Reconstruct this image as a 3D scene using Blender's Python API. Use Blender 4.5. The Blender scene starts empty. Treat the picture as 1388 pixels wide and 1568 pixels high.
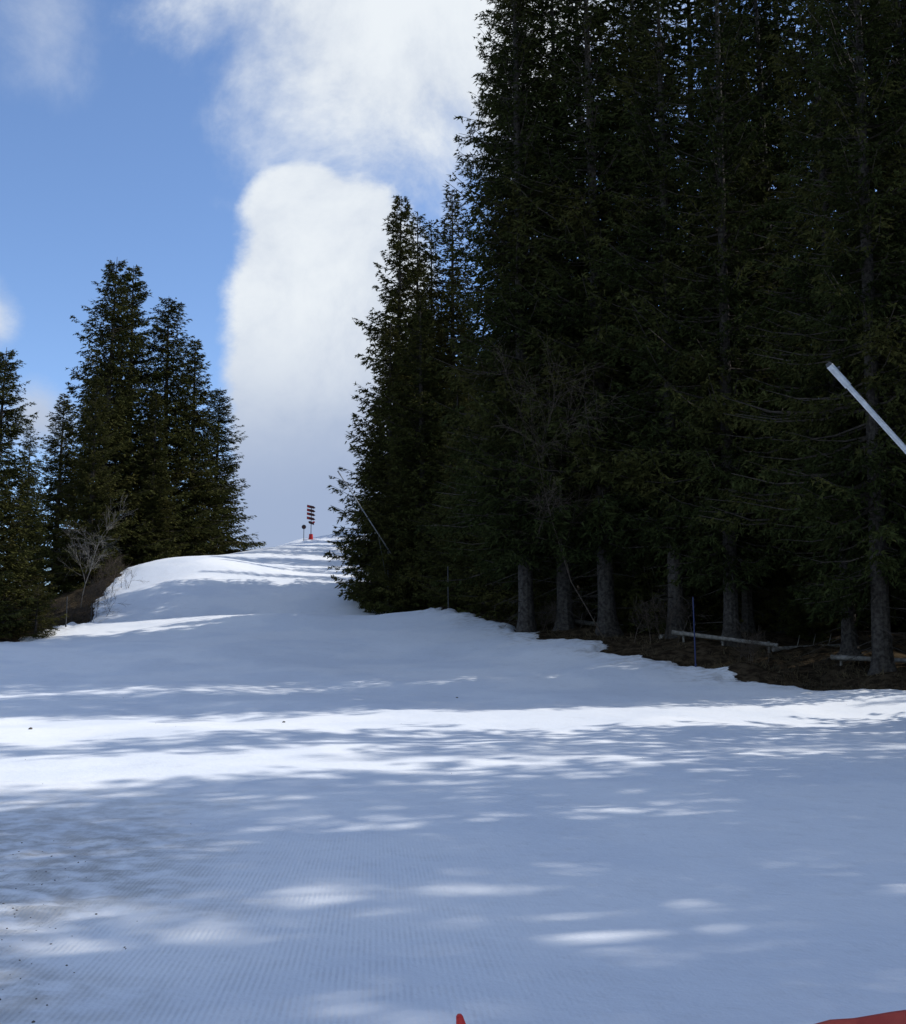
import bpy, math, time, numpy as np
from mathutils import Vector
rad=math.radians
S=bpy.context.scene
S.view_settings.view_transform='Standard'
try: S.view_settings.look='None'
except Exception: pass
S.view_settings.exposure=0

# ------------------------------------------------------------------ image pixel to world position helpers
EYE=1.7; FL=1700.0; PITCH=rad(8)
def pix_dir(u,v):  # view direction through image pixel (u, v), as slopes per unit depth
    a=(u-694)/FL; b=(784-v)/FL
    y=math.cos(PITCH)-b*math.sin(PITCH); z=math.sin(PITCH)+b*math.cos(PITCH)
    return a/y, z/y
def W(u,v,d):  # world point at image pixel (u, v) and chosen depth d
    t,e=pix_dir(u,v); return (t*d, d, EYE+e*d)
SUN_AZ=rad(74); SUN_EL=rad(40)
SX,SY=math.sin(SUN_AZ),math.cos(SUN_AZ)

# ------------------------------------------------------------------ numpy noise
_rs=np.random.RandomState(5); _T=_rs.rand(256,256)
def vnoise(x,y):
    xi=np.floor(x).astype(int); yi=np.floor(y).astype(int)
    fx=x-xi; fy=y-yi; fx=fx*fx*(3-2*fx); fy=fy*fy*(3-2*fy)
    a=_T[xi%256,yi%256]; b=_T[(xi+1)%256,yi%256]; c=_T[xi%256,(yi+1)%256]; d=_T[(xi+1)%256,(yi+1)%256]
    return (a*(1-fx)+b*fx)*(1-fy)+(c*(1-fx)+d*fx)*fy-.5
def fbm(x,y,o=4):
    r=0;k=1.0
    for i in range(o):
        r=r+vnoise(x+17.3*i,y+9.1*i)*k; x=x*2.03;y=y*2.03;k*=.5
    return r
def sstep(a,b,x):
    t=np.clip((x-a)/(b-a),0,1); return t*t*(3-2*t)

# ------------------------------------------------------------------ terrain
C=[]
for x in (-14,-7,0,7,14):
    for y,z in ((-25,-.6),(-10,-.1),(0,0),(6,0),(12,.0),(18,.17),(27,.50)):
        C.append((x,y,z))
for t in [(694,1050,37),(694,1000,48),(640,950,60),
  (1388,1055,33),(1200,1040,36),(1060,1018,39),(920,992,44),(860,972,48),(760,950,55),(700,937,60),(665,927,64),(600,933,66),
  (0,990,50),(130,967,60),(300,955,60),(450,948,61),(0,1045,38),(347,1047,38),(347,998,47),(1000,1050,36),
  (250,915,72),(400,905,76),(550,893,80),(250,885,82),(400,865,92),(550,848,102),(500,828,117),
  (60,945,75),(0,955,80),(-200,965,60),(-300,1000,45),
  (720,905,75),(900,925,60),(1100,962,50),(1300,992,42),(1550,1000,40),(800,880,90),(820,850,115),(1300,930,70)]:
    C.append(W(*t))
for t in [(210,875,85),(300,852,95),(390,840,105),(470,822,118),(540,808,130),(620,800,135)]:
    p=W(*t); C.append(p)
    for dd,dz in ((18,-.4),(60,-2)):
        k=(t[2]+dd)/t[2]; C.append((p[0]*k,p[1]*k,p[2]+dz))
C+=[(-60,60,3),(-70,120,5),(0,260,14),(60,180,22),(70,90,18),(60,30,5),(100,50,14),(40,5,1.5),(-80,0,-3),(0,-60,-3),(60,-50,0),(-80,-60,-6),(-150,150,5),(150,200,30)]
C=np.array(C,float)
def U(r2): return np.where(r2>1e-9, r2*np.log(np.maximum(r2,1e-9)),0)
n=len(C); X=C[:,:2]/50.0
K=U(((X[:,None]-X[None])**2).sum(-1))+np.eye(n)*0.003
Pm=np.c_[np.ones(n),X]
A=np.zeros((n+3,n+3)); A[:n,:n]=K; A[:n,n:]=Pm; A[n:,:n]=Pm.T
sol=np.linalg.solve(A,np.r_[C[:,2],0,0,0])
def base_h(x,y):
    x=np.atleast_1d(np.asarray(x,float)); y=np.atleast_1d(np.asarray(y,float))
    r=np.hypot(x,y); k=np.minimum(1,240/np.maximum(r,1e-6))
    q=np.c_[x*k,y*k]/50.0
    out=sol[n]+q@sol[n+1:]
    for i in range(n): out=out+sol[i]*U(((q-X[i])**2).sum(-1))
    wx=sstep(2.5,-3,x)
    lip=60.5
    out=out+wx*(.34*np.exp(-((y-lip)/3.2)**2)-.7*np.exp(-((y-lip-7)/4.0)**2))
    out=out+.95*np.exp(-(((x+19)/6)**2+((y-83)/8)**2))
    return out
def w2(u,d): return (pix_dir(u,900)[0]*d,d)
poly=[(15,-80),(15,0),(14.5,22),w2(1500,31)]+[W(*t)[:2] for t in [(1388,1055,33),(1290,1050,34.5),(1200,1040,36),(1060,1018,39),(985,1006,41.5),(925,995,44),(905,978,47),(860,972,48),(760,950,55),(735,942,58),(700,940,59.5),(665,925,64),(600,935,65.5)]]
poly+=[w2(602,73),w2(600,85),w2(590,100),w2(575,120),w2(610,145),w2(640,220),w2(330,220),w2(330,125),w2(290,104),w2(195,88),w2(162,79),w2(138,70.5),w2(118,63.5),w2(80,59),w2(0,52.5),w2(-150,50),(-70,52),(-70,-80)]
PL=np.array(poly)
def sdist(x,y):
    d=np.full(x.shape,1e9); ins=np.zeros(x.shape,bool)
    for i in range(len(PL)):
        a=PL[i]; b=PL[(i+1)%len(PL)]; e=b-a
        t=np.clip(((x-a[0])*e[0]+(y-a[1])*e[1])/(e@e),0,1)
        d=np.minimum(d,np.hypot(x-a[0]-t*e[0],y-a[1]-t*e[1]))
        if a[1]!=b[1]:
            c=((a[1]>y)!=(b[1]>y))&(x<(b[0]-a[0])*(y-a[1])/(b[1]-a[1])+a[0]); ins^=c
    return np.where(ins,d,-d)
def terrain(x,y):
    x=np.atleast_1d(np.asarray(x,float)); y=np.atleast_1d(np.asarray(y,float))
    h=base_h(x,y); sd=sdist(x,y)+fbm(x*.55,y*.55,5)*1.3
    sn=sstep(-.1,.7,sd)
    h=h+sn*.22-.22
    h=h+(1-sn)*(fbm(x*.5,y*.5,5)*.5+ .1)
    h=h+sn*(fbm(x*.22+3,y*.22,3)*.16*sstep(8,25,np.hypot(x,y))+fbm(x*1.1,y*1.1,3)*.016)
    h=h+sn*sstep(2.5,.3,sd)*fbm(x*1.6,y*1.6,4)*.28*sstep(55,62,y)
    lm=sstep(-1.9,-2.9,x+fbm(x*.8,y*.8,3)*.8+ (y-8)*.12)*sstep(16,11,y)
    h=h+lm*fbm(x*3.5,y*3.5,4)*.035
    return h,sd
def gz(x,y): return float(terrain(x,y)[0][0])

az=np.concatenate([np.linspace(-180,-30,90,endpoint=False),np.linspace(-30,30,720,endpoint=False),np.linspace(30,180,90,endpoint=False)])
rr=np.concatenate([[0.3,1,2,3],np.geomspace(4,160,520),np.geomspace(165,2500,40)])
na,nr=len(az),len(rr)
AZ,RR=np.meshgrid(np.radians(az),rr)
gx=(np.sin(AZ)*RR).ravel(); gy=(np.cos(AZ)*RR).ravel()
gh,gsd=terrain(gx,gy)
def make_mesh(name,verts,tris=None,quads=None,mats=(),tm=None,qm=None,smooth=False):
    me=bpy.data.meshes.new(name); verts=np.asarray(verts,np.float32)
    nt=0 if tris is None else len(tris); nq=0 if quads is None else len(quads)
    me.vertices.add(len(verts)); me.vertices.foreach_set('co',verts.ravel())
    loops=[];
    if nt: loops.append(np.asarray(tris).ravel())
    if nq: loops.append(np.asarray(quads).ravel())
    loops=np.concatenate(loops).astype(np.int32)
    me.loops.add(len(loops)); me.loops.foreach_set('vertex_index',loops)
    me.polygons.add(nt+nq)
    st=np.concatenate([np.arange(nt)*3,nt*3+np.arange(nq)*4]).astype(np.int32)
    me.polygons.foreach_set('loop_start',st)
    mi=np.zeros(nt+nq,np.int32)
    if tm is not None and nt: mi[:nt]=tm
    if qm is not None and nq: mi[nt:]=qm
    for m in mats: me.materials.append(m)
    me.polygons.foreach_set('material_index',mi)
    me.polygons.foreach_set('use_smooth',np.full(nt+nq,smooth))
    me.update(calc_edges=True)
    return me
def fattr(me,nm,vals):
    a=me.attributes.new(nm,'FLOAT','POINT'); a.data.foreach_set('value',np.asarray(vals,np.float32))
def add_obj(name,me,loc=(0,0,0),rz=0,sc=(1,1,1),parent=None):
    o=bpy.data.objects.new(name,me); S.collection.objects.link(o)
    o.location=loc; o.rotation_euler=(0,0,rz); o.scale=sc
    if parent: o.parent=parent
    return o

# ------------------------------------------------------------------ materials
class N:
    def __init__(s,nt): s.nt=nt; s.n=nt.nodes; s.l=nt.links
    def new(s,t,**kw):
        o=s.n.new(t)
        for k,v in kw.items(): setattr(o,k,v)
        return o
    def link(s,a,b): s.l.new(a,b)
    def m(s,op,a,b=None,c=None,clamp=False):
        o=s.new('ShaderNodeMath',operation=op); o.use_clamp=clamp
        for i,v in enumerate((a,b,c)):
            if v is None: continue
            if isinstance(v,(int,float)): o.inputs[i].default_value=v
            else: s.link(v,o.inputs[i])
        return o.outputs[0]
    def mr(s,x,a,b,c=0,d=1,smooth=True):
        o=s.new('ShaderNodeMapRange'); o.interpolation_type='SMOOTHSTEP' if smooth else 'LINEAR'
        s.link(x,o.inputs[0])
        for i,v in enumerate((a,b,c,d)): o.inputs[i+1].default_value=v
        return o.outputs[0]
    def noise(s,vec,scale,detail=4,rough=.55,dist=0):
        o=s.new('ShaderNodeTexNoise'); o.inputs['Scale'].default_value=scale; o.inputs['Detail'].default_value=detail
        o.inputs['Roughness'].default_value=rough; o.inputs['Distortion'].default_value=dist
        if vec is not None: s.link(vec,o.inputs['Vector'])
        return o.outputs['Fac']
    def mix(s,f,a,b,blend='MIX'):
        o=s.new('ShaderNodeMix',data_type='RGBA',blend_type=blend)
        for k,v in ((0,f),(6,a),(7,b)):
            if isinstance(v,(int,float)): o.inputs[k].default_value=v
            elif isinstance(v,tuple): o.inputs[k].default_value=(*v,1)
            else: s.link(v,o.inputs[k])
        return o.outputs[2]
def mat(name):
    m=bpy.data.materials.new(name); m.use_nodes=True
    k=N(m.node_tree); b=m.node_tree.nodes['Principled BSDF']
    b.inputs['Specular IOR Level'].default_value=.25
    return m,k,b
def simple(name,c1,c2,scale=6,rough=.6,bump=.0,metal=0):
    m,k,b=mat(name); tc=k.new('ShaderNodeTexCoord').outputs['Object']
    f=k.mr(k.noise(tc,scale,3),.3,.7)
    k.link(k.mix(f,c1,c2),b.inputs['Base Color']); b.inputs['Roughness'].default_value=rough; b.inputs['Metallic'].default_value=metal
    if bump:
        bp=k.new('ShaderNodeBump'); bp.inputs['Strength'].default_value=bump; bp.inputs['Distance'].default_value=.03
        k.link(k.noise(tc,scale*3,3),bp.inputs['Height']); k.link(bp.outputs[0],b.inputs['Normal'])
    return m

gm,k,b0_=mat('snow_and_forest_floor')
gm.node_tree.nodes.remove(b0_); b=k.new('ShaderNodeBsdfDiffuse'); k.link(b.outputs[0],gm.node_tree.nodes['Material Output'].inputs[0])
pos=k.new('ShaderNodeNewGeometry').outputs['Position']
at=k.new('ShaderNodeAttribute',attribute_name='snow').outputs['Fac']
nz=k.noise(pos,3.0,5,.62)
edge=k.m('ADD',at,k.m('MULTIPLY',k.m('SUBTRACT',nz,.5),.9))
snow=k.mr(edge,.0,.12)
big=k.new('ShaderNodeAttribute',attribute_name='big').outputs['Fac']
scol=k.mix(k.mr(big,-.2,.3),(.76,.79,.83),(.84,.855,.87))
sep=k.new('ShaderNodeSeparateXYZ'); k.link(pos,sep.inputs[0])
at2=k.new('ShaderNodeAttribute',attribute_name='margin').outputs['Fac']
dm=k.m('MULTIPLY',at2,k.mr(nz,.34,.62))
dm=k.m('ADD',k.m('MULTIPLY',dm,.7),k.m('MULTIPLY',k.mr(nz,.5,.75),.12))
scol=k.mix(dm,scol,(.40,.39,.37))
vo=k.new('ShaderNodeTexVoronoi'); vo.inputs['Scale'].default_value=16; k.link(pos,vo.inputs['Vector'])
spk=k.m('MULTIPLY',k.m('LESS_THAN',vo.outputs['Distance'],.12),k.m('MULTIPLY',at2,k.mr(nz,.52,.58)))
scol=k.mix(k.m('MULTIPLY',spk,.6),scol,(.15,.14,.13))
ed=k.m('MULTIPLY',k.mr(at,2.2,.1),k.mr(nz,.4,.65))
scol=k.mix(k.m('MULTIPLY',ed,.5),scol,(.35,.31,.25))
fcol=k.mix(k.mr(nz,.38,.62),(.024,.018,.012),(.07,.052,.032))
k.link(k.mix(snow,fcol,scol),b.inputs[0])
wv=k.new('ShaderNodeTexWave'); wv.wave_type='BANDS'; wv.bands_direction='X'
mp=k.new('ShaderNodeMapping'); mp.inputs['Rotation'].default_value=(0,0,rad(-4)); k.link(pos,mp.inputs[0])
k.link(mp.outputs[0],wv.inputs['Vector']); wv.inputs['Scale'].default_value=8.5; wv.inputs['Distortion'].default_value=0
cm=k.m('MULTIPLY',k.mr(nz,.38,.60,.25,1),k.m('MULTIPLY',k.mr(sep.outputs[1],14,8),k.mr(sep.outputs[0],1.2,-1.2,.10,1)))
hgt=k.m('ADD',k.m('MULTIPLY',k.m('MULTIPLY',wv.outputs['Fac'],cm),.16),k.m('MULTIPLY',k.noise(pos,9,3,.7),.5))
hgt=k.m('ADD',hgt,k.m('MULTIPLY',nz,.7))
bp=k.new('ShaderNodeBump'); bp.inputs['Strength'].default_value=.6; bp.inputs['Distance'].default_value=.03
k.link(hgt,bp.inputs['Height']); k.link(bp.outputs[0],b.inputs['Normal'])

i=np.arange(nr-1)[:,None]; j=np.arange(na)[None]
j2=(j+1)%na
q=np.stack([i*na+j,i*na+j2,(i+1)*na+j2,(i+1)*na+j],-1).reshape(-1,4)[:,::-1]
q=q+1
vs=np.vstack([[0,0,gz(0,0)],np.c_[gx,gy,gh]])
jj=np.arange(na); tr=np.c_[np.zeros(na,int),(jj+1)%na+1,jj+1]
me=make_mesh('ground',vs,tr,q,[gm],smooth=True)
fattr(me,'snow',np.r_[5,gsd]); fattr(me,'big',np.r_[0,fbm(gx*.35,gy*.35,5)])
mar=sstep(-1.3,-3.0,gx+fbm(gx*.7,gy*.7,3)*1.2+(gy-7)*.10)*sstep(17,11,gy)
fattr(me,'margin',np.r_[0,mar])
add_obj('ground',me)

def foliage(name,dark,light,olive,rnd=.4,om=(.075,.066,.022)):
    m=bpy.data.materials.new(name); m.use_nodes=True; k=N(m.node_tree)
    out=m.node_tree.nodes['Material Output']; m.node_tree.nodes.remove(m.node_tree.nodes['Principled BSDF'])
    b=k.new('ShaderNodeBsdfDiffuse')
    oi=k.new('ShaderNodeObjectInfo').outputs['Random']
    f=k.new('ShaderNodeAttribute',attribute_name='tone').outputs['Fac']; g=k.new('ShaderNodeAttribute',attribute_name='age').outputs['Fac']
    c=k.mix(f,dark,light); c=k.mix(k.m('MULTIPLY',g,.7),c,olive)
    c=k.mix(k.m('MULTIPLY',oi,rnd),c,om)
    k.link(c,b.inputs[0]); k.link(b.outputs[0],out.inputs[0])
    return m
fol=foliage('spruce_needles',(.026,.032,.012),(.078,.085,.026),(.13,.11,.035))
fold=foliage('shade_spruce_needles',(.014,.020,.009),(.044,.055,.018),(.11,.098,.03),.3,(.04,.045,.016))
bark=simple('spruce_bark',(.022,.018,.015),(.075,.066,.056),9,.9,.6)
deadwood=simple('dead_twigs',(.03,.026,.022),(.07,.058,.047),8,.9)

def tubes(P0,P1,R0,R1,sides):
    P0=np.asarray(P0,float);P1=np.asarray(P1,float);R0=np.asarray(R0,float);R1=np.asarray(R1,float)
    D=P1-P0; D/=np.linalg.norm(D,axis=1,keepdims=True)+1e-9
    ref=np.where(np.abs(D[:,2:3])>.9,np.array([[1.,0,0]]),np.array([[0,0,1.]]))
    A_=np.cross(D,ref); A_/=np.linalg.norm(A_,axis=1,keepdims=True); B_=np.cross(D,A_)
    V=[]
    for s in range(sides):
        t=2*math.pi*s/sides; o=A_*math.cos(t)+B_*math.sin(t)
        V.append(P0+o*R0[:,None]); V.append(P1+o*R1[:,None])
    V=np.stack(V,1); m=len(P0)
    base=(np.arange(m)*sides*2)[:,None]; Q=[]
    for s in range(sides):
        a=2*s; c=2*((s+1)%sides); Q.append(np.concatenate([base+a,base+c,base+c+1,base+a+1],1))
    return V.reshape(-1,3),np.concatenate(Q)

def spruce(name,seed,H,R,hb,step=.42,nbr=(8,12),lat=.18,bl=.08,blen=.21,bw=.08,power=.78,trunk=.28,droop=1.0,gap=0.0,pend=-.75,taper=.4,raw=False,fm=None):
    r=np.random.RandomState(seed)
    lv=np.arange(hb,H*.985,step)
    nb=r.randint(nbr[0],nbr[1],len(lv)); z0=np.repeat(lv,nb)+r.uniform(-.5,.5,nb.sum())*step
    phi=r.uniform(0,2*math.pi,len(z0)); t=np.clip((z0-hb)/(H-hb),0,1)
    lump=1+.18*np.sin(phi*2+r.rand()*6+t*9)+.15*np.sin(phi*3+t*23+r.rand()*6)
    L=R*((1-t)**power)*np.minimum(1,.65+t*4)*r.uniform(.5,1.12,len(t))*lump+.12
    keep=r.rand(len(L))>np.maximum(gap,(t-.75)*taper); z0,phi,t,L=z0[keep],phi[keep],t[keep],L[keep]
    a=(-.55+1.15*t**1.1)*droop+r.normal(0,.09,len(t)); b_=(.42-.30*t)+r.normal(0,.05,len(t))
    lean=np.array([r.normal(0,.006),r.normal(0,.006)])
    def path(i,s):
        rad_=L[i]*s*(1-.06*s)
        return np.c_[np.cos(phi[i]+.12*s*np.sin(i))*rad_+lean[0]*z0[i],np.sin(phi[i]+.12*s*np.sin(i))*rad_+lean[1]*z0[i],z0[i]+L[i]*(a[i]*s+b_[i]*s*s)]
    nl=(L/lat).astype(int)+4; li=np.repeat(np.arange(len(L)),nl)
    s=r.uniform(.06,1,len(li))**.85; P=path(li,s); side=r.choice([-1,1],len(li))
    la=phi[li]+side*r.uniform(.35,1.25,len(li)); ll=(.22+.34*np.minimum(L[li],3.4)*(1.08-s))*r.uniform(.5,1.1,len(li)); ll=np.minimum(ll,1.1)
    dz=r.normal(pend,.35,len(li))*(1-.85*t[li])*(1-.55*s); 
    Dl=np.c_[np.cos(la),np.sin(la),dz]; Dl/=np.linalg.norm(Dl,axis=1,keepdims=True)
    nbl=(ll/bl).astype(int)+(2 if raw else 3); bi=np.repeat(np.arange(len(li)),nbl); m=len(bi)
    q=r.uniform(0,1,m)
    Q=P[bi]+Dl[bi]*(ll[bi]*q)[:,None]; Q[:,2]-=.30*ll[bi]*q*q*(1-.7*t[li][bi])
    Bd=Dl[bi]*.9+r.normal(0,.5,(m,3)); Bd[:,2]-=.15; Bd/=np.linalg.norm(Bd,axis=1,keepdims=True)
    Sd=np.cross(Bd,r.normal(0,1,(m,3))+[0,0,1.2]); Sd/=np.linalg.norm(Sd,axis=1,keepdims=True)+1e-9
    le=blen*r.uniform(.6,1.3,m)*(1-.3*t[li][bi]); wd=bw*r.uniform(.7,1.3,m)*.5*(1-.35*t[li][bi])
    V=np.stack([Q-Sd*wd[:,None],Q+Sd*wd[:,None],Q+Bd*le[:,None]],1).reshape(-1,3)
    T=np.arange(m*3).reshape(-1,3)
    tone_b=r.uniform(0,1,len(L)); tone=np.clip(tone_b[li][bi]*.5+s[bi]*.35+r.uniform(-.2,.3,m),0,1)
    age=np.clip(fbm(Q[:,0]*.5+Q[:,1]*.3+seed,Q[:,2]*.5,3)*1.6+.1,0,1)*(.3+.7*s[bi])
    hs=np.array([-.6,0,.25,.7,1.5,3,5,8,12,17,22,28,40]); hs=np.r_[hs[hs<H*.97],H]
    tr_=trunk*np.clip(1-hs/H,.02,1)**.8*(1+.75*np.exp(-np.maximum(hs,0)*3.2))
    ns=12 if not raw else 7; ang=np.arange(ns)*2*math.pi/ns
    fl=1+.13*np.sin(ang*3+seed)[None]*np.exp(-np.maximum(hs,0)*1.5)[:,None]+r.normal(0,.025,(len(hs),ns))
    TV=np.stack([np.cos(ang)[None]*tr_[:,None]*fl+lean[0]*hs[:,None],np.sin(ang)[None]*tr_[:,None]*fl+lean[1]*hs[:,None],np.repeat(hs[:,None],ns,1)],-1).reshape(-1,3)
    ii=np.arange(len(hs)-1)[:,None]; kk=np.arange(ns)[None]
    TQ=np.stack([ii*ns+kk,ii*ns+(kk+1)%ns,(ii+1)*ns+(kk+1)%ns,(ii+1)*ns+kk],-1).reshape(-1,4)
    print(name,len(T))
    if raw: return (V,TV,TQ,np.repeat(tone,3),np.repeat(age,3),H)
    ss=np.linspace(0,1,4); bi2=np.arange(len(L)); P0=[];P1=[];R0=[];R1=[]
    for k_ in range(3):
        P0.append(path(bi2,np.full(len(L),ss[k_]))); P1.append(path(bi2,np.full(len(L),ss[k_+1])))
        R0.append((.008+.010*L)*(1-ss[k_]*.8)); R1.append((.008+.010*L)*(1-ss[k_+1]*.8))
    nd=int(hb*8); zd=r.uniform(.8,hb+.4,nd); pd=r.uniform(0,6.28,nd); ld=r.uniform(.3,1.7,nd)*R/3.2
    base=np.c_[np.zeros(nd),np.zeros(nd),zd]; tip=np.c_[np.cos(pd)*ld,np.sin(pd)*ld,zd-ld*r.uniform(.0,.5,nd)]
    P0.append(base);P1.append(tip);R0.append(np.full(nd,.02));R1.append(np.full(nd,.005))
    for f_ in (.5,.7,.9):
        md=base*(1-f_)+tip*f_; P0.append(md); P1.append(md+np.c_[r.normal(0,.25,nd),r.normal(0,.25,nd),r.normal(-.15,.12,nd)]); R0.append(np.full(nd,.008));R1.append(np.full(nd,.003))
    v2,q2=tubes(np.concatenate(P0),np.concatenate(P1),np.concatenate(R0),np.concatenate(R1),3)
    o1=len(V); o2=o1+len(v2)
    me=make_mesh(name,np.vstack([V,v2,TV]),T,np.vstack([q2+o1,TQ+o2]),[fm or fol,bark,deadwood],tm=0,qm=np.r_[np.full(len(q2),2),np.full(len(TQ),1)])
    ex=np.zeros(len(v2)+len(TV)); fattr(me,'tone',np.r_[np.repeat(tone,3),ex]); fattr(me,'age',np.r_[np.repeat(age,3),ex])
    return me

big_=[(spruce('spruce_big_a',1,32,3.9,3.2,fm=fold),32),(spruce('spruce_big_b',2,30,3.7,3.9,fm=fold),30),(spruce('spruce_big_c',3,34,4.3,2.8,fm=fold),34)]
MK=dict(bl=.075,blen=.25,bw=.115)
mid_=[(spruce('spruce_mid_a',11,25,4.2,.4,power=.62,pend=-.5,taper=.0,**MK),25),(spruce('spruce_mid_b',12,24,3.8,.5,power=.68,pend=-.5,taper=.1,**MK),24),(spruce('spruce_mid_c',13,26,5.0,.4,step=.44,power=.85,gap=.05,pend=-.3,taper=.1,**MK),26)]
thin_=[(spruce('spruce_thin',21,24,2.7,1.2,power=.65,trunk=.22,nbr=(6,10),taper=.2,bw=.1),24)]
small_=[(spruce('spruce_sapling',31,3.2,1.1,.1,step=.16,nbr=(5,8),lat=.09,bl=.05,blen=.1,bw=.03,trunk=.06),3.2)]

def tree(proto,x,y,H,rz=0,wide=1.0,parent=None,name='spruce_tree'):
    me,h0=proto; s=H/h0
    return add_obj(name,me,(x,y,gz(x,y)-.1),rz,(s*wide,s*wide,s),parent)
def tree_top(proto,u,vtop,d,rz=0,wide=1.0,H=None):
    x,_,zt=W(u,vtop,d); 
    H=H or zt-gz(x,d)
    return tree(proto,x,d,H,rz,wide)
# left group
tree_top(mid_[0],2,528,57,.3,1.35); tree_top(mid_[1],-70,480,60,1.3,1.2); tree_top(thin_[0],50,650,72,1.5,1.3)
tree_top(mid_[1],97,600,88,2.2,1.4); tree_top(mid_[0],172,390,93,.5,1.12); tree_top(mid_[1],212,405,97,3.9,1.25)
tree_top(mid_[0],264,454,99,4.2,1.3); tree_top(mid_[1],303,520,102,5.0,1.4); tree_top(mid_[0],334,590,108,1.0,1.45)
tree_top(mid_[0],150,570,86,2.0,1.2); tree_top(mid_[0],48,720,68,4.4,1.3); tree_top(mid_[1],240,600,94,2.6,1.3)
tree_top(mid_[0],-30,600,54,.7,1.2)
# middle group
tree_top(mid_[1],608,298,72,.6,1.0); tree_top(thin_[0],640,320,76,.1,1.2); tree_top(thin_[0],664,335,80,2.0,1.1); tree_top(thin_[0],694,290,78,3.0,1.3)
tree_top(mid_[2],600,480,69.5,1.2,1.2); tree_top(mid_[1],650,450,68,4.2,1.2); tree_top(mid_[0],618,640,68,2.8,1.2)
tree_top(mid_[1],700,560,66,2.1,1.3); tree_top(mid_[2],695,400,73,5.1,1.1); tree_top(mid_[0],750,600,62,5.1,1.3)
# forest edge on the right
for pr,u,d,H,rz,wd in [(2,805,56,40,.4,1.0),(0,806,51,38,2.2,1.1),(1,865,51,36,.7,1.1),(0,929,49,38,1.8,1.15),(2,1000,51,36,.3,1.1),(1,1035,46,33,2.9,1.1),(0,1118,43.5,34,5.,1.0),
   (1,1205,47.5,35,.9,1.1),(2,1298,40,32,1.4,1.0),(0,1345,36.2,33,3.5,1.05),(2,1440,39,36,.5,1.0)]:
    x,y=w2(u,d); tree(big_[pr],x,y,H,rz,wd)
for pr,u,d,H,rz in [(0,800,57,15,.3),(1,850,54,11,2.),(2,760,60,14,4),(1,975,50,10,4.),(0,1180,48,9,1.),(2,720,63,13,1.),(0,1240,46,8,2.),(2,1060,51,11,3.)]:
    x,y=w2(u,d); tree(mid_[pr],x,y,H,rz,1.4)
x,y=w2(58,56); tree(small_[0],x,y,2.7,.4,1.4)
x,y=w2(665,65.4); tree(small_[0],x,y,1.2,.4,1.3)

# forest mass (one mesh: the trees standing behind the edge and on along the run)
kw=dict(step=.75,lat=.36,bl=.2,blen=.42,bw=.20,raw=True)
lodD=[spruce('lod_a',41,32,4.2,3,nbr=(6,9),**kw),spruce('lod_b',42,30,3.9,4,nbr=(6,9),**kw),spruce('lod_c',43,34,4.4,3.5,nbr=(6,9),**kw)]
lodO=[spruce('lod_d',44,31,3.5,5,nbr=(4,7),gap=.15,**kw),spruce('lod_e',45,29,3.2,6,nbr=(4,7),gap=.2,**kw)]
lodS=[spruce('lod_f',46,10,2.8,.4,nbr=(5,8),**{**kw,'step':.5,'blen':.34,'bw':.16})]
FV=[];FT=[];FA=[];BV=[];BQ=[];nb_=0
def plant(l,x,y,H,rz,wd):
    global nb_
    V,TV,TQ,tn,ag,h0=l; s=H/h0; c,si=math.cos(rz),math.sin(rz); g=gz(x,y)-.1
    def tf(P): return np.c_[(P[:,0]*c-P[:,1]*si)*s*wd+x,(P[:,0]*si+P[:,1]*c)*s*wd+y,P[:,2]*s+g]
    FV.append(tf(V)); FT.append(tn); FA.append(ag); BV.append(tf(TV)); BQ.append(TQ+nb_); nb_+=len(TV)
r=np.random.RandomState(77); pts=[]; cnt=0
for _ in range(9000):
    x=r.uniform(-8,62); y=r.uniform(-14,135)
    H=r.uniform(27,36); k1=r.rand(); k2=r.randint(6); rz=r.uniform(0,6.28); wd=r.uniform(.95,1.2)
    q_=-x*SY+y*SX
    if q_<-5: continue
    sd0=sdist(np.array([x]),np.array([y]))[0]
    if sd0>-2.6: continue
    if y>0 and x/y<((765-694)/FL if y<78 else (628-694)/FL): continue
    infr = y>0 and x/y<.47
    if infr and sd0<-24: continue
    if not infr and y>75: continue
    if y>78: H=r.uniform(17,22) if y<95 else r.uniform(20,26)
    if y<78 and x<13.5: 
        if y<0 or x/y>.4: continue
    sp=4.5 if (q_<15 and not infr) else 5.2
    if any((x-a)**2+(y-b_)**2<sp**2 for a,b_ in pts): continue
    if infr and y<60 and sd0>-6.5: continue
    if abs(q_-61.5)<3.8: H=min(H,.58*(x+11))
    if abs(q_-36.6)<2.3 or abs(q_-32.2)<1.9: H=min(H,.6*(x+10))
    fam=lodD
    if not infr:
        fam=lodO
        if 21.3<q_<28.6:
            H=min(H,.62*(x-5));  # out-of-view trees cut low so sun reaches the band on the snow
            if x>50: continue
        elif q_>46: continue
        elif q_>15 and k1<(.07 if q_<21 else .14): pts.append((x,y)); continue
        elif k1>(.25 if q_<15 else .5 if q_<21 else .8): fam=lodD
    if H<5: continue
    pts.append((x,y))
    plant(fam[k2%len(fam)] if H>14 else lodS[0],x,y,H,rz,wd); cnt+=1
for x,q_,f_,H in ((18.6,7.0,lodO[1],33),(22.6,10.6,lodO[0],32),(27,6.6,lodO[1],34),(30.5,9.6,lodD[1],35),(35,7.5,lodO[0],35),(20.5,3.2,lodO[1],31),(26,13.4,lodO[0],32)):  # out-of-view spruces added to throw dappled shade on the near snow
    plant(f_,x,(q_+x*SY)/SX,H,x,1.1)
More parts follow.
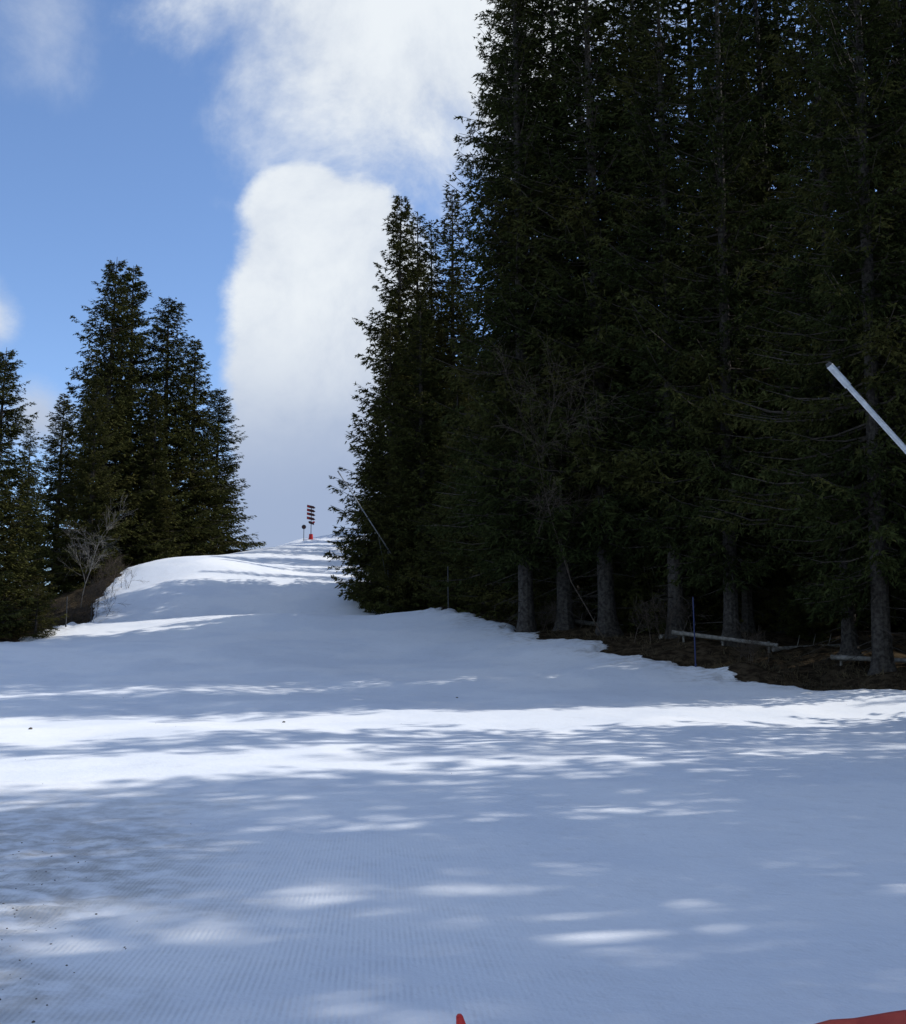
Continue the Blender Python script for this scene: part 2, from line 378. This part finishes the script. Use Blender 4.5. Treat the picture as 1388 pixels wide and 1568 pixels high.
# tall second row closing the wood
for n_,(u,d,H) in enumerate(((985,57,40),(1075,58,41),(1130,54,37),(1180,60,42),(1235,56,40),(1290,60,42),(1335,55,39),(1385,58,41),(1430,54,38),(905,60,42))):
    x,y=w2(u,d); plant(lodD[n_%3],x,y,H,n_*1.3,1.15)
r=np.random.RandomState(3)
for _ in range(60):
    u=r.uniform(800,1500); d=r.uniform(47,66); x,y=w2(u,d)
    if sdist(np.array([x]),np.array([y]))[0]>-9: continue
    plant(lodS[0],x,y,r.uniform(5,11),r.uniform(0,6),1.2)
nV=sum(len(v) for v in FV); FVv=np.vstack(FV); BVv=np.vstack(BV)
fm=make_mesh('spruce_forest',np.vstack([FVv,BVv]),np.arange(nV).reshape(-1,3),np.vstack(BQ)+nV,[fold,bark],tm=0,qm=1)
fattr(fm,'tone',np.r_[np.concatenate(FT)*.8,np.zeros(len(BVv))]); fattr(fm,'age',np.r_[np.concatenate(FA)*.8,np.zeros(len(BVv))])
add_obj('spruce_forest',fm)
print('forest',cnt,'tris',nV//3)

# ------------------------------------------------------------------ bare trees / shrubs
def bare(name,seed,H,lean,mtl,r0=.09,levels=4,nchild=5,spread=.7,grav=.0,nst=1):
    r=np.random.RandomState(seed); P0=[];P1=[];R0=[];R1=[]
    def grow(p,d,Ln,rd,lv):
        segs=6; d=d/np.linalg.norm(d); pts=[p]; 
        for s in range(segs):
            d=d+r.normal(0,.10,3)+np.array([0,0,grav*(1 if lv<levels else .3)]); d/=np.linalg.norm(d)
            n_=pts[-1]+d*Ln/segs; ra=rd*(1-s/segs*.75); rb=rd*(1-(s+1)/segs*.75)
            P0.append(pts[-1]);P1.append(n_);R0.append(ra);R1.append(rb); pts.append(n_)
            if lv>0 and (s>0 or lv<levels):
                for c in range(r.randint(1,nchild) if lv>1 else r.randint(1,4)):
                    cd=d+r.normal(0,spread,3); grow(n_,cd,Ln*r.uniform(.3,.6),rb*.55,lv-1)
    for s in range(nst):
        grow(np.array([r.normal(0,.1)*nst,r.normal(0,.1)*nst,-.1]),np.array(lean)+r.normal(0,.15 if nst>1 else 0.02,3),H*r.uniform(.8,1),r0,levels)
    v,q=tubes(P0,P1,np.maximum(R0,.004),np.maximum(R1,.003),4)
    return make_mesh(name,v,None,q,[mtl])
pale=simple('pale_bark',(.15,.14,.13),(.30,.28,.25),6,.8)
brownw=simple('brown_twigs',(.05,.037,.028),(.11,.085,.065),6,.9)
m1=bare('bare_tree_mesh',3,6.5,(.12,0,1),pale,.05,3,3,.5)
x,y=w2(122,76); add_obj('bare_tree',m1,(x,y,gz(x,y)),0,(.9,.9,1.0))
m2=bare('bare_larch_mesh',9,10,(-.45,-.1,1),brownw,.035,3,4,.6,-.03)
x,y=w2(925,48.2); add_obj('bare_tree',m2,(x,y,gz(x,y)),0)
m3=bare('bare_shrub_mesh',15,1.6,(0,0,1),brownw,.02,2,3,.6,0,7)
rs=np.random.RandomState(4)
for u,d in ((5,56),(20,58),(150,74),(165,77),(128,68),(175,82),(140,70),(745,60),(790,57),(838,52),(860,51),(1010,45),(1150,40),(90,62)):
    x,y=w2(u,d); s=rs.uniform(.6,1.15); add_obj('bare_shrub',m3,(x,y,gz(x,y)-.05),rs.uniform(0,6),(s,s,s*.9))

r=np.random.RandomState(8); m=90000
dd=r.uniform(32,95,m); uu=r.uniform(-60,1450,m)
tx=np.array([(u-694)/FL*1.0 for u in uu])/math.cos(PITCH)*dd; ty=dd
sdv=sdist(tx,ty); ok=(sdv<-.1)&(sdv>-7); tx,ty=tx[ok],ty[ok]
cl=fbm(tx*.9,ty*.9,3)>-.12; tx,ty=tx[cl],ty[cl]; m=len(tx); tz=terrain(tx,ty)[0]
le=r.uniform(.08,.38,m); dr=r.normal(0,.6,(m,3)); dr[:,2]=np.abs(dr[:,2])+.25; dr/=np.linalg.norm(dr,axis=1,keepdims=True)
sdn=np.cross(dr,r.normal(0,1,(m,3))); sdn/=np.linalg.norm(sdn,axis=1,keepdims=True)
Pq=np.c_[tx,ty,tz-.02]
V=np.stack([Pq-sdn*.014,Pq+sdn*.014,Pq+dr*le[:,None]],1).reshape(-1,3)
grass=simple('dry_undergrowth',(.035,.028,.016),(.12,.09,.045),.8,.9)
add_obj('undergrowth',make_mesh('undergrowth',V,np.arange(m*3).reshape(-1,3),None,[grass]))

# ------------------------------------------------------------------ small mesh builder
class MB:
    def __init__(s): s.v=[];s.f=[];s.m=[]
    def tube(s,p0,p1,r0,r1,mi=0,n=14,cap=True):
        p0=Vector(p0);p1=Vector(p1); d=(p1-p0).normalized(); a=d.orthogonal().normalized(); b=d.cross(a); o=len(s.v)
        for p,rr_ in ((p0,r0),(p1,r1)):
            for i in range(n):
                t=2*math.pi*i/n; s.v.append(tuple(p+(a*math.cos(t)+b*math.sin(t))*rr_))
        for i in range(n): s.f.append((o+i,o+(i+1)%n,o+n+(i+1)%n,o+n+i)); s.m.append(mi)
        if cap: s.f.append(tuple(o+i for i in range(n))[::-1]); s.f.append(tuple(o+n+i for i in range(n))); s.m+=[mi,mi]
    def prism(s,pts,thick,mi=0):
        o=len(s.v); n=len(pts); t=Vector(thick)
        for p in pts: s.v.append(tuple(Vector(p)-t*.5))
        for p in pts: s.v.append(tuple(Vector(p)+t*.5))
        s.f.append(tuple(o+i for i in range(n))[::-1]); s.f.append(tuple(o+n+i for i in range(n))); s.m+=[mi,mi]
        for i in range(n): s.f.append((o+i,o+(i+1)%n,o+n+(i+1)%n,o+n+i)); s.m.append(mi)
    def obj(s,name,mats,loc=(0,0,0),smooth=False):
        me=bpy.data.meshes.new(name); me.from_pydata(s.v,[],s.f)
        for m_ in mats: me.materials.append(m_)
        me.polygons.foreach_set('material_index',s.m); me.update(); return add_obj(name,me,loc)
alu=simple('weathered_aluminium',(.50,.51,.52),(.66,.67,.68),12,.42,.05,.35)
dark=simple('dark_metal',(.05,.05,.055),(.09,.09,.09),10,.5)
redm=simple('red_plastic',(.45,.02,.02),(.55,.035,.03),5,.45)
redf=simple('red_fabric',(.36,.05,.04),(.45,.08,.055),9,.8,.2)
blk=simple('dark_board',(.05,.018,.016),(.09,.03,.025),10,.6)
whitep=simple('white_paint',(.7,.7,.7),(.8,.8,.8),10,.5)
blue=simple('blue_pole_paint',(.02,.03,.09),(.03,.04,.11),8,.5)
wood=simple('weathered_wood',(.12,.11,.09),(.27,.25,.22),7,.85,.5)

def lance(head,foot,r,nm,mast=0):
    h=Vector(head);f=Vector(foot); d=(f-h).normalized(); o=MB()
    o.tube(h+d*.35,f,r*.85,r*1.1)
    o.tube(h,h+d*.38,r*1.15,r*1.15)
    up=Vector((0,0,1)); nrm=(up-d*up.dot(d)).normalized()
    o.tube(h+d*.10,h+d*.10+nrm*r*2.2,r*.6,r*.35,1,8)
    o.tube(h-d*.05,h,r*.7,r*1.15,1)
    L=(f-h).length
    for t in (.45,.8): o.tube(h+d*(L*t-.05),h+d*(L*t+.05),r*1.4,r*1.4,1)
    p=h+d*(L*.8); zb=gz(p.x,p.y)
    o.tube((p.x,p.y,zb-.3),(p.x,p.y,p.z-.1),r*1.4,r*1.4,mast); o.tube((p.x,p.y,zb-.3),(p.x,p.y,zb+.25),r*3.2,r*3.0,1)
    q=h+d*(L*.62); o.tube((p.x,p.y,zb+(p.z-zb)*.45),q,r*.5,r*.5,1)
    o.tube(p-Vector((0,r*2,0)),p+Vector((0,r*2,0)),r*1.6,r*1.6,1)
    o.tube(f,(p.x,p.y,zb+.2),r*.5,r*.5,1)
    return o.obj(nm,[alu,dark])
h=W(1271,560,15); f=W(1640,968,15.0)
lance(h,(f[0],15,f[2]),.043,'snow_lance')
h=W(518,722,60.5); g=W(612,868,69.3); lance(h,g,.034,'snow_lance',1)

x,y=w2(475,117); z=gz(x,y); o=MB()
o.tube((x,y,z-.3),(x,y,z+3.6),.04,.04,1)
for i_,(zz,dr) in enumerate(((3.45,1),(3.05,1),(2.65,1),(2.2,1),(1.75,-1))):
    w_=.46; pts_=[(-w_,-.14),(w_*.55,-.14),(w_,.0),(w_*.55,.14),(-w_,.14)]
    P_=[(x+dr*a_*(1 if i_<4 else .7),y-.07,z+zz+b_+dr*a_*-.22) for a_,b_ in pts_]
    o.prism(P_,(0,.03,0),0)
    P_=[(x-dr*.30+a_*.3,y-.095,z+zz+.07+b_*.6) for a_,b_ in pts_]; o.prism(P_,(0,.006,0),3)
o.tube((x,y,z-.1),(x,y,z+.55),.26,.2,3)
o.obj('piste_direction_sign',[blk,dark,whitep,redm])
x,y=w2(464,116); z=gz(x,y); o=MB(); o.tube((x,y,z-.3),(x,y,z+1.25),.035,.035,1); o.tube((x,y-.05,z+1.45),(x,y-.02,z+1.45),.24,.24,0,20); o.tube((x,y-.056,z+1.45),(x,y-.05,z+1.45),.15,.15,2,20)
o.obj('round_piste_sign',[dark,dark,blk])

def pole(u,d,H,r_,mtl,nm,leanx=0):
    x,y=w2(u,d); z=gz(x,y); o=MB(); o.tube((x,y,z-.3),(x+leanx,y,z+H),r_,r_*.9); o.tube((x+leanx,y,z+H),(x+leanx,y,z+H+.04),r_*.9,r_*.3)
    o.tube((x,y,z+.02),(x,y,z+.10),r_*1.5,r_*1.5); o.obj(nm,[mtl])
pole(1062,39,2.4,.025,blue,'blue_marker_pole',-.02); pole(687,60.5,2.5,.03,dark,'marker_pole',-.03); pole(104,60,1.6,.03,dark,'marker_pole'); pole(142,66,1.3,.03,dark,'marker_pole')

o=MB()
for (u0,d0,u1,d1) in ((1028,44,1188,41.5),(1268,38.5,1420,36.5)):
    a_=w2(u0,d0); b_=w2(u1,d1); za=gz(*a_)+.42; zb=gz(*b_)+.42
    o.tube((*a_,za),(*b_,zb),.085,.07)
    for t in (.12,.5,.93):
        px=a_[0]+(b_[0]-a_[0])*t; py=a_[1]+(b_[1]-a_[1])*t+.16; pz=gz(px,py); o.tube((px,py,pz-.2),(px,py,za+(zb-za)*t+.12),.05,.045)
o.obj('wooden_rail_fence',[wood])
for (u0,d0,u1,d1,rr_) in ((860,54,960,50,.12),(1180,43,1300,44,.1),(1010,46,1080,49,.1)):
    o=MB(); a_=Vector((*w2(u0,d0),0)); b_=Vector((*w2(u1,d1),0)); a_.z=gz(a_.x,a_.y)+.1; b_.z=gz(b_.x,b_.y)+.16
    o.tube(a_,b_,rr_,rr_*.7)
    for t in (.3,.5,.7): 
        p=a_.lerp(b_,t); o.tube(p,p+Vector((.1,-.1,.5)),.02,.008)
    o.obj('fallen_log',[wood])

a0=Vector((.55,3.35)); dirv=Vector((.90,.436)).normalized(); o=MB(); nseg=40; zt=.615
ring=[]
for i_ in range(nseg+1):
    p=a0+dirv*(3.2*i_/nseg); w_=.012*math.sin(i_*.9)+.008*math.sin(i_*2.3); nn=Vector((-dirv.y,dirv.x)); p=p+nn*w_
    ring.append((p,zt-.012*abs(math.sin(i_*math.pi/20))))
for i_ in range(nseg):
    (p,za),(q_,zb)=ring[i_],ring[i_+1]; b0=len(o.v); nn=Vector((-dirv.y,dirv.x))*.006
    for pp,zz in ((p,za),(q_,zb)):
        o.v+= [(pp.x-nn.x,pp.y-nn.y,.02),(pp.x-nn.x,pp.y-nn.y,zz),(pp.x+nn.x,pp.y+nn.y,zz),(pp.x+nn.x,pp.y+nn.y,.02)]
    o.f+=[(b0,b0+4,b0+5,b0+1),(b0+1,b0+5,b0+6,b0+2),(b0+2,b0+6,b0+7,b0+3)]; o.m+=[0,0,0]
for t in (0.03,1.6,3.15):
    p=a0+dirv*t+Vector((dirv.y,-dirv.x))*-.05; o.tube((p.x,p.y,-.3),(p.x,p.y,.60),.018,.018,1)
o.obj('red_safety_banner',[redf,redm])
o=MB(); x,_,z=W(706,1553,3.3)
o.tube((x+.004,3.3,-.3),(x+.006,3.3,z-.055),.022,.019); o.tube((x+.006,3.3,z-.055),(x-.004,3.3,z-.006),.019,.010); o.tube((x-.004,3.3,z-.006),(x-.004,3.3,z),.010,.006)
o.tube((x+.005,3.3,.02),(x+.005,3.3,.12),.05,.035)
o.obj('red_marker_post',[redm])

r=np.random.RandomState(12); V=[];T=[]
ico=np.array([(0,0,1),(.89,0,.45),(.28,.85,.45),(-.72,.53,.45),(-.72,-.53,.45),(.28,-.85,.45),(.72,.53,-.45),(-.28,.85,-.45),(-.89,0,-.45),(-.28,-.85,-.45),(.72,-.53,-.45),(0,0,-1)])
it=[(0,1,2),(0,2,3),(0,3,4),(0,4,5),(0,5,1),(1,6,2),(2,7,3),(3,8,4),(4,9,5),(5,10,1),(6,7,2),(7,8,3),(8,9,4),(9,10,5),(10,6,1),(11,7,6),(11,8,7),(11,9,8),(11,10,9),(11,6,10)]
def stone(x,y,s):
    o_=len(V); z=gz(x,y); f=r.uniform(.6,1.3,3)*s
    for p in ico: V.append(tuple(np.array([x,y,z+s*.15])+p*f*r.uniform(.8,1.15)*[1,1,.6]))
    for t in it: T.append(tuple(o_+q for q in t))
for u,v,d,s in ((47,1115,24,.07),(435,1103,26,.05),(700,1062,34,.04)): 
    x,y,_=W(u,v,d); stone(x,y,s)
for _ in range(90): 
    y=r.uniform(5.2,11.5); x=-.40*y+abs(r.normal(0,.45)); stone(x,y,r.uniform(.003,.010))
for _ in range(30):
    y=r.uniform(12,50); x=r.uniform(-.4,.38)*y; stone(x,y,r.uniform(.006,.014))
stn=simple('dark_stone',(.05,.045,.04),(.14,.12,.10),30,.9)
add_obj('stones',make_mesh('stones',V,T,None,[stn]))

# ------------------------------------------------------------------ sky
Wd=bpy.data.worlds.new('World'); S.world=Wd; Wd.use_nodes=True; k=N(Wd.node_tree)
bg=Wd.node_tree.nodes['Background']; STR=.13; bg.inputs[1].default_value=STR
sky=k.new('ShaderNodeTexSky'); sky.sky_type='NISHITA'; sky.sun_disc=False; sky.sun_elevation=SUN_EL; sky.sun_rotation=SUN_AZ
sky.altitude=1500; sky.air_density=1.0; sky.dust_density=.4; sky.ozone_density=1.5
skyc=k.mix(1.0,sky.outputs[0],(1.27,1.38,1.55),'MULTIPLY')
g=k.new('ShaderNodeTexCoord').outputs['Generated']; sp=k.new('ShaderNodeSeparateXYZ'); k.link(g,sp.inputs[0])
azn=k.m('ARCTAN2',sp.outputs[0],sp.outputs[1]); eln=k.m('ARCSINE',sp.outputs[2])
n1=k.noise(g,5.5,7,.62,.3); n3=k.noise(g,2.4,2,.55)
nn=k.m('MULTIPLY',k.m('SUBTRACT',n1,.5),1.35)
def blob(u,v,ru,rv,p,kn,e0,e1):
    t,e=pix_dir(u,v); ca=math.atan(t); ce=math.atan(e/math.hypot(1,t))
    dx=k.m('ABSOLUTE',k.m('MULTIPLY',k.m('SUBTRACT',azn,ca),FL/ru))
    dy=k.m('ABSOLUTE',k.m('MULTIPLY',k.m('SUBTRACT',eln,ce),FL/rv))
    if p==2: dd=k.m('SUBTRACT',1,k.m('SQRT',k.m('MULTIPLY_ADD',dx,dx,k.m('MULTIPLY',dy,dy))))
    else: dd=k.m('SUBTRACT',1,k.m('POWER',k.m('ADD',k.m('POWER',dx,p),k.m('POWER',dy,p)),1/p))
    return k.mr(k.m('MULTIPLY_ADD',nn,kn,dd),e0,e1)
bA=blob(510,570,172,325,3.2,.7,-.03,.17)
bA2=blob(470,335,112,92,2,.9,-.05,.25)
bB=blob(640,-20,500,370,2,1.2,-.05,.6)
bC=blob(-40,480,75,75,2,1.6,.0,.8); bD=blob(55,640,70,70,2,1.6,.0,.9)
bE=blob(60,20,150,150,2,2.2,.1,1.6)
bF=blob(450,800,190,170,2,.7,-.1,.6)
gen=k.m('MULTIPLY',k.mr(n3,.50,.62),k.mr(k.m('ABSOLUTE',k.m('ADD',azn,.25)),.45,.8))
cov=bA
for q_ in (bA2,bB,bC,bD,k.m('MULTIPLY',bE,.45),bF,gen): cov=k.m('MAXIMUM',cov,q_)
br=k.m('MULTIPLY',k.mr(eln,rad(8),rad(19),.05,1),k.mr(n1,.30,.62,.5,1))
ccol=k.mix(br,(.34/STR,.43/STR,.62/STR),(.84/STR,.89/STR,.94/STR))
fin=k.mix(cov,skyc,ccol)
k.link(fin,bg.inputs[0])

sl=bpy.data.lights.new('sun','SUN'); sl.energy=3.8; sl.angle=rad(.5); sl.color=(1,.96,.89)
so=bpy.data.objects.new('sun',sl); S.collection.objects.link(so)
sv=Vector((SX*math.cos(SUN_EL),SY*math.cos(SUN_EL),math.sin(SUN_EL)))
so.rotation_euler=sv.to_track_quat('Z','Y').to_euler(); so.location=(40,10,60)

cd=bpy.data.cameras.new('camera'); co=bpy.data.objects.new('camera',cd); S.collection.objects.link(co)
co.location=(0,0,EYE); co.rotation_euler=(rad(90)+PITCH,0,0)
cd.sensor_fit='VERTICAL'; cd.sensor_height=24; cd.lens=24*FL/1568; cd.clip_start=.05; cd.clip_end=6000
S.camera=co
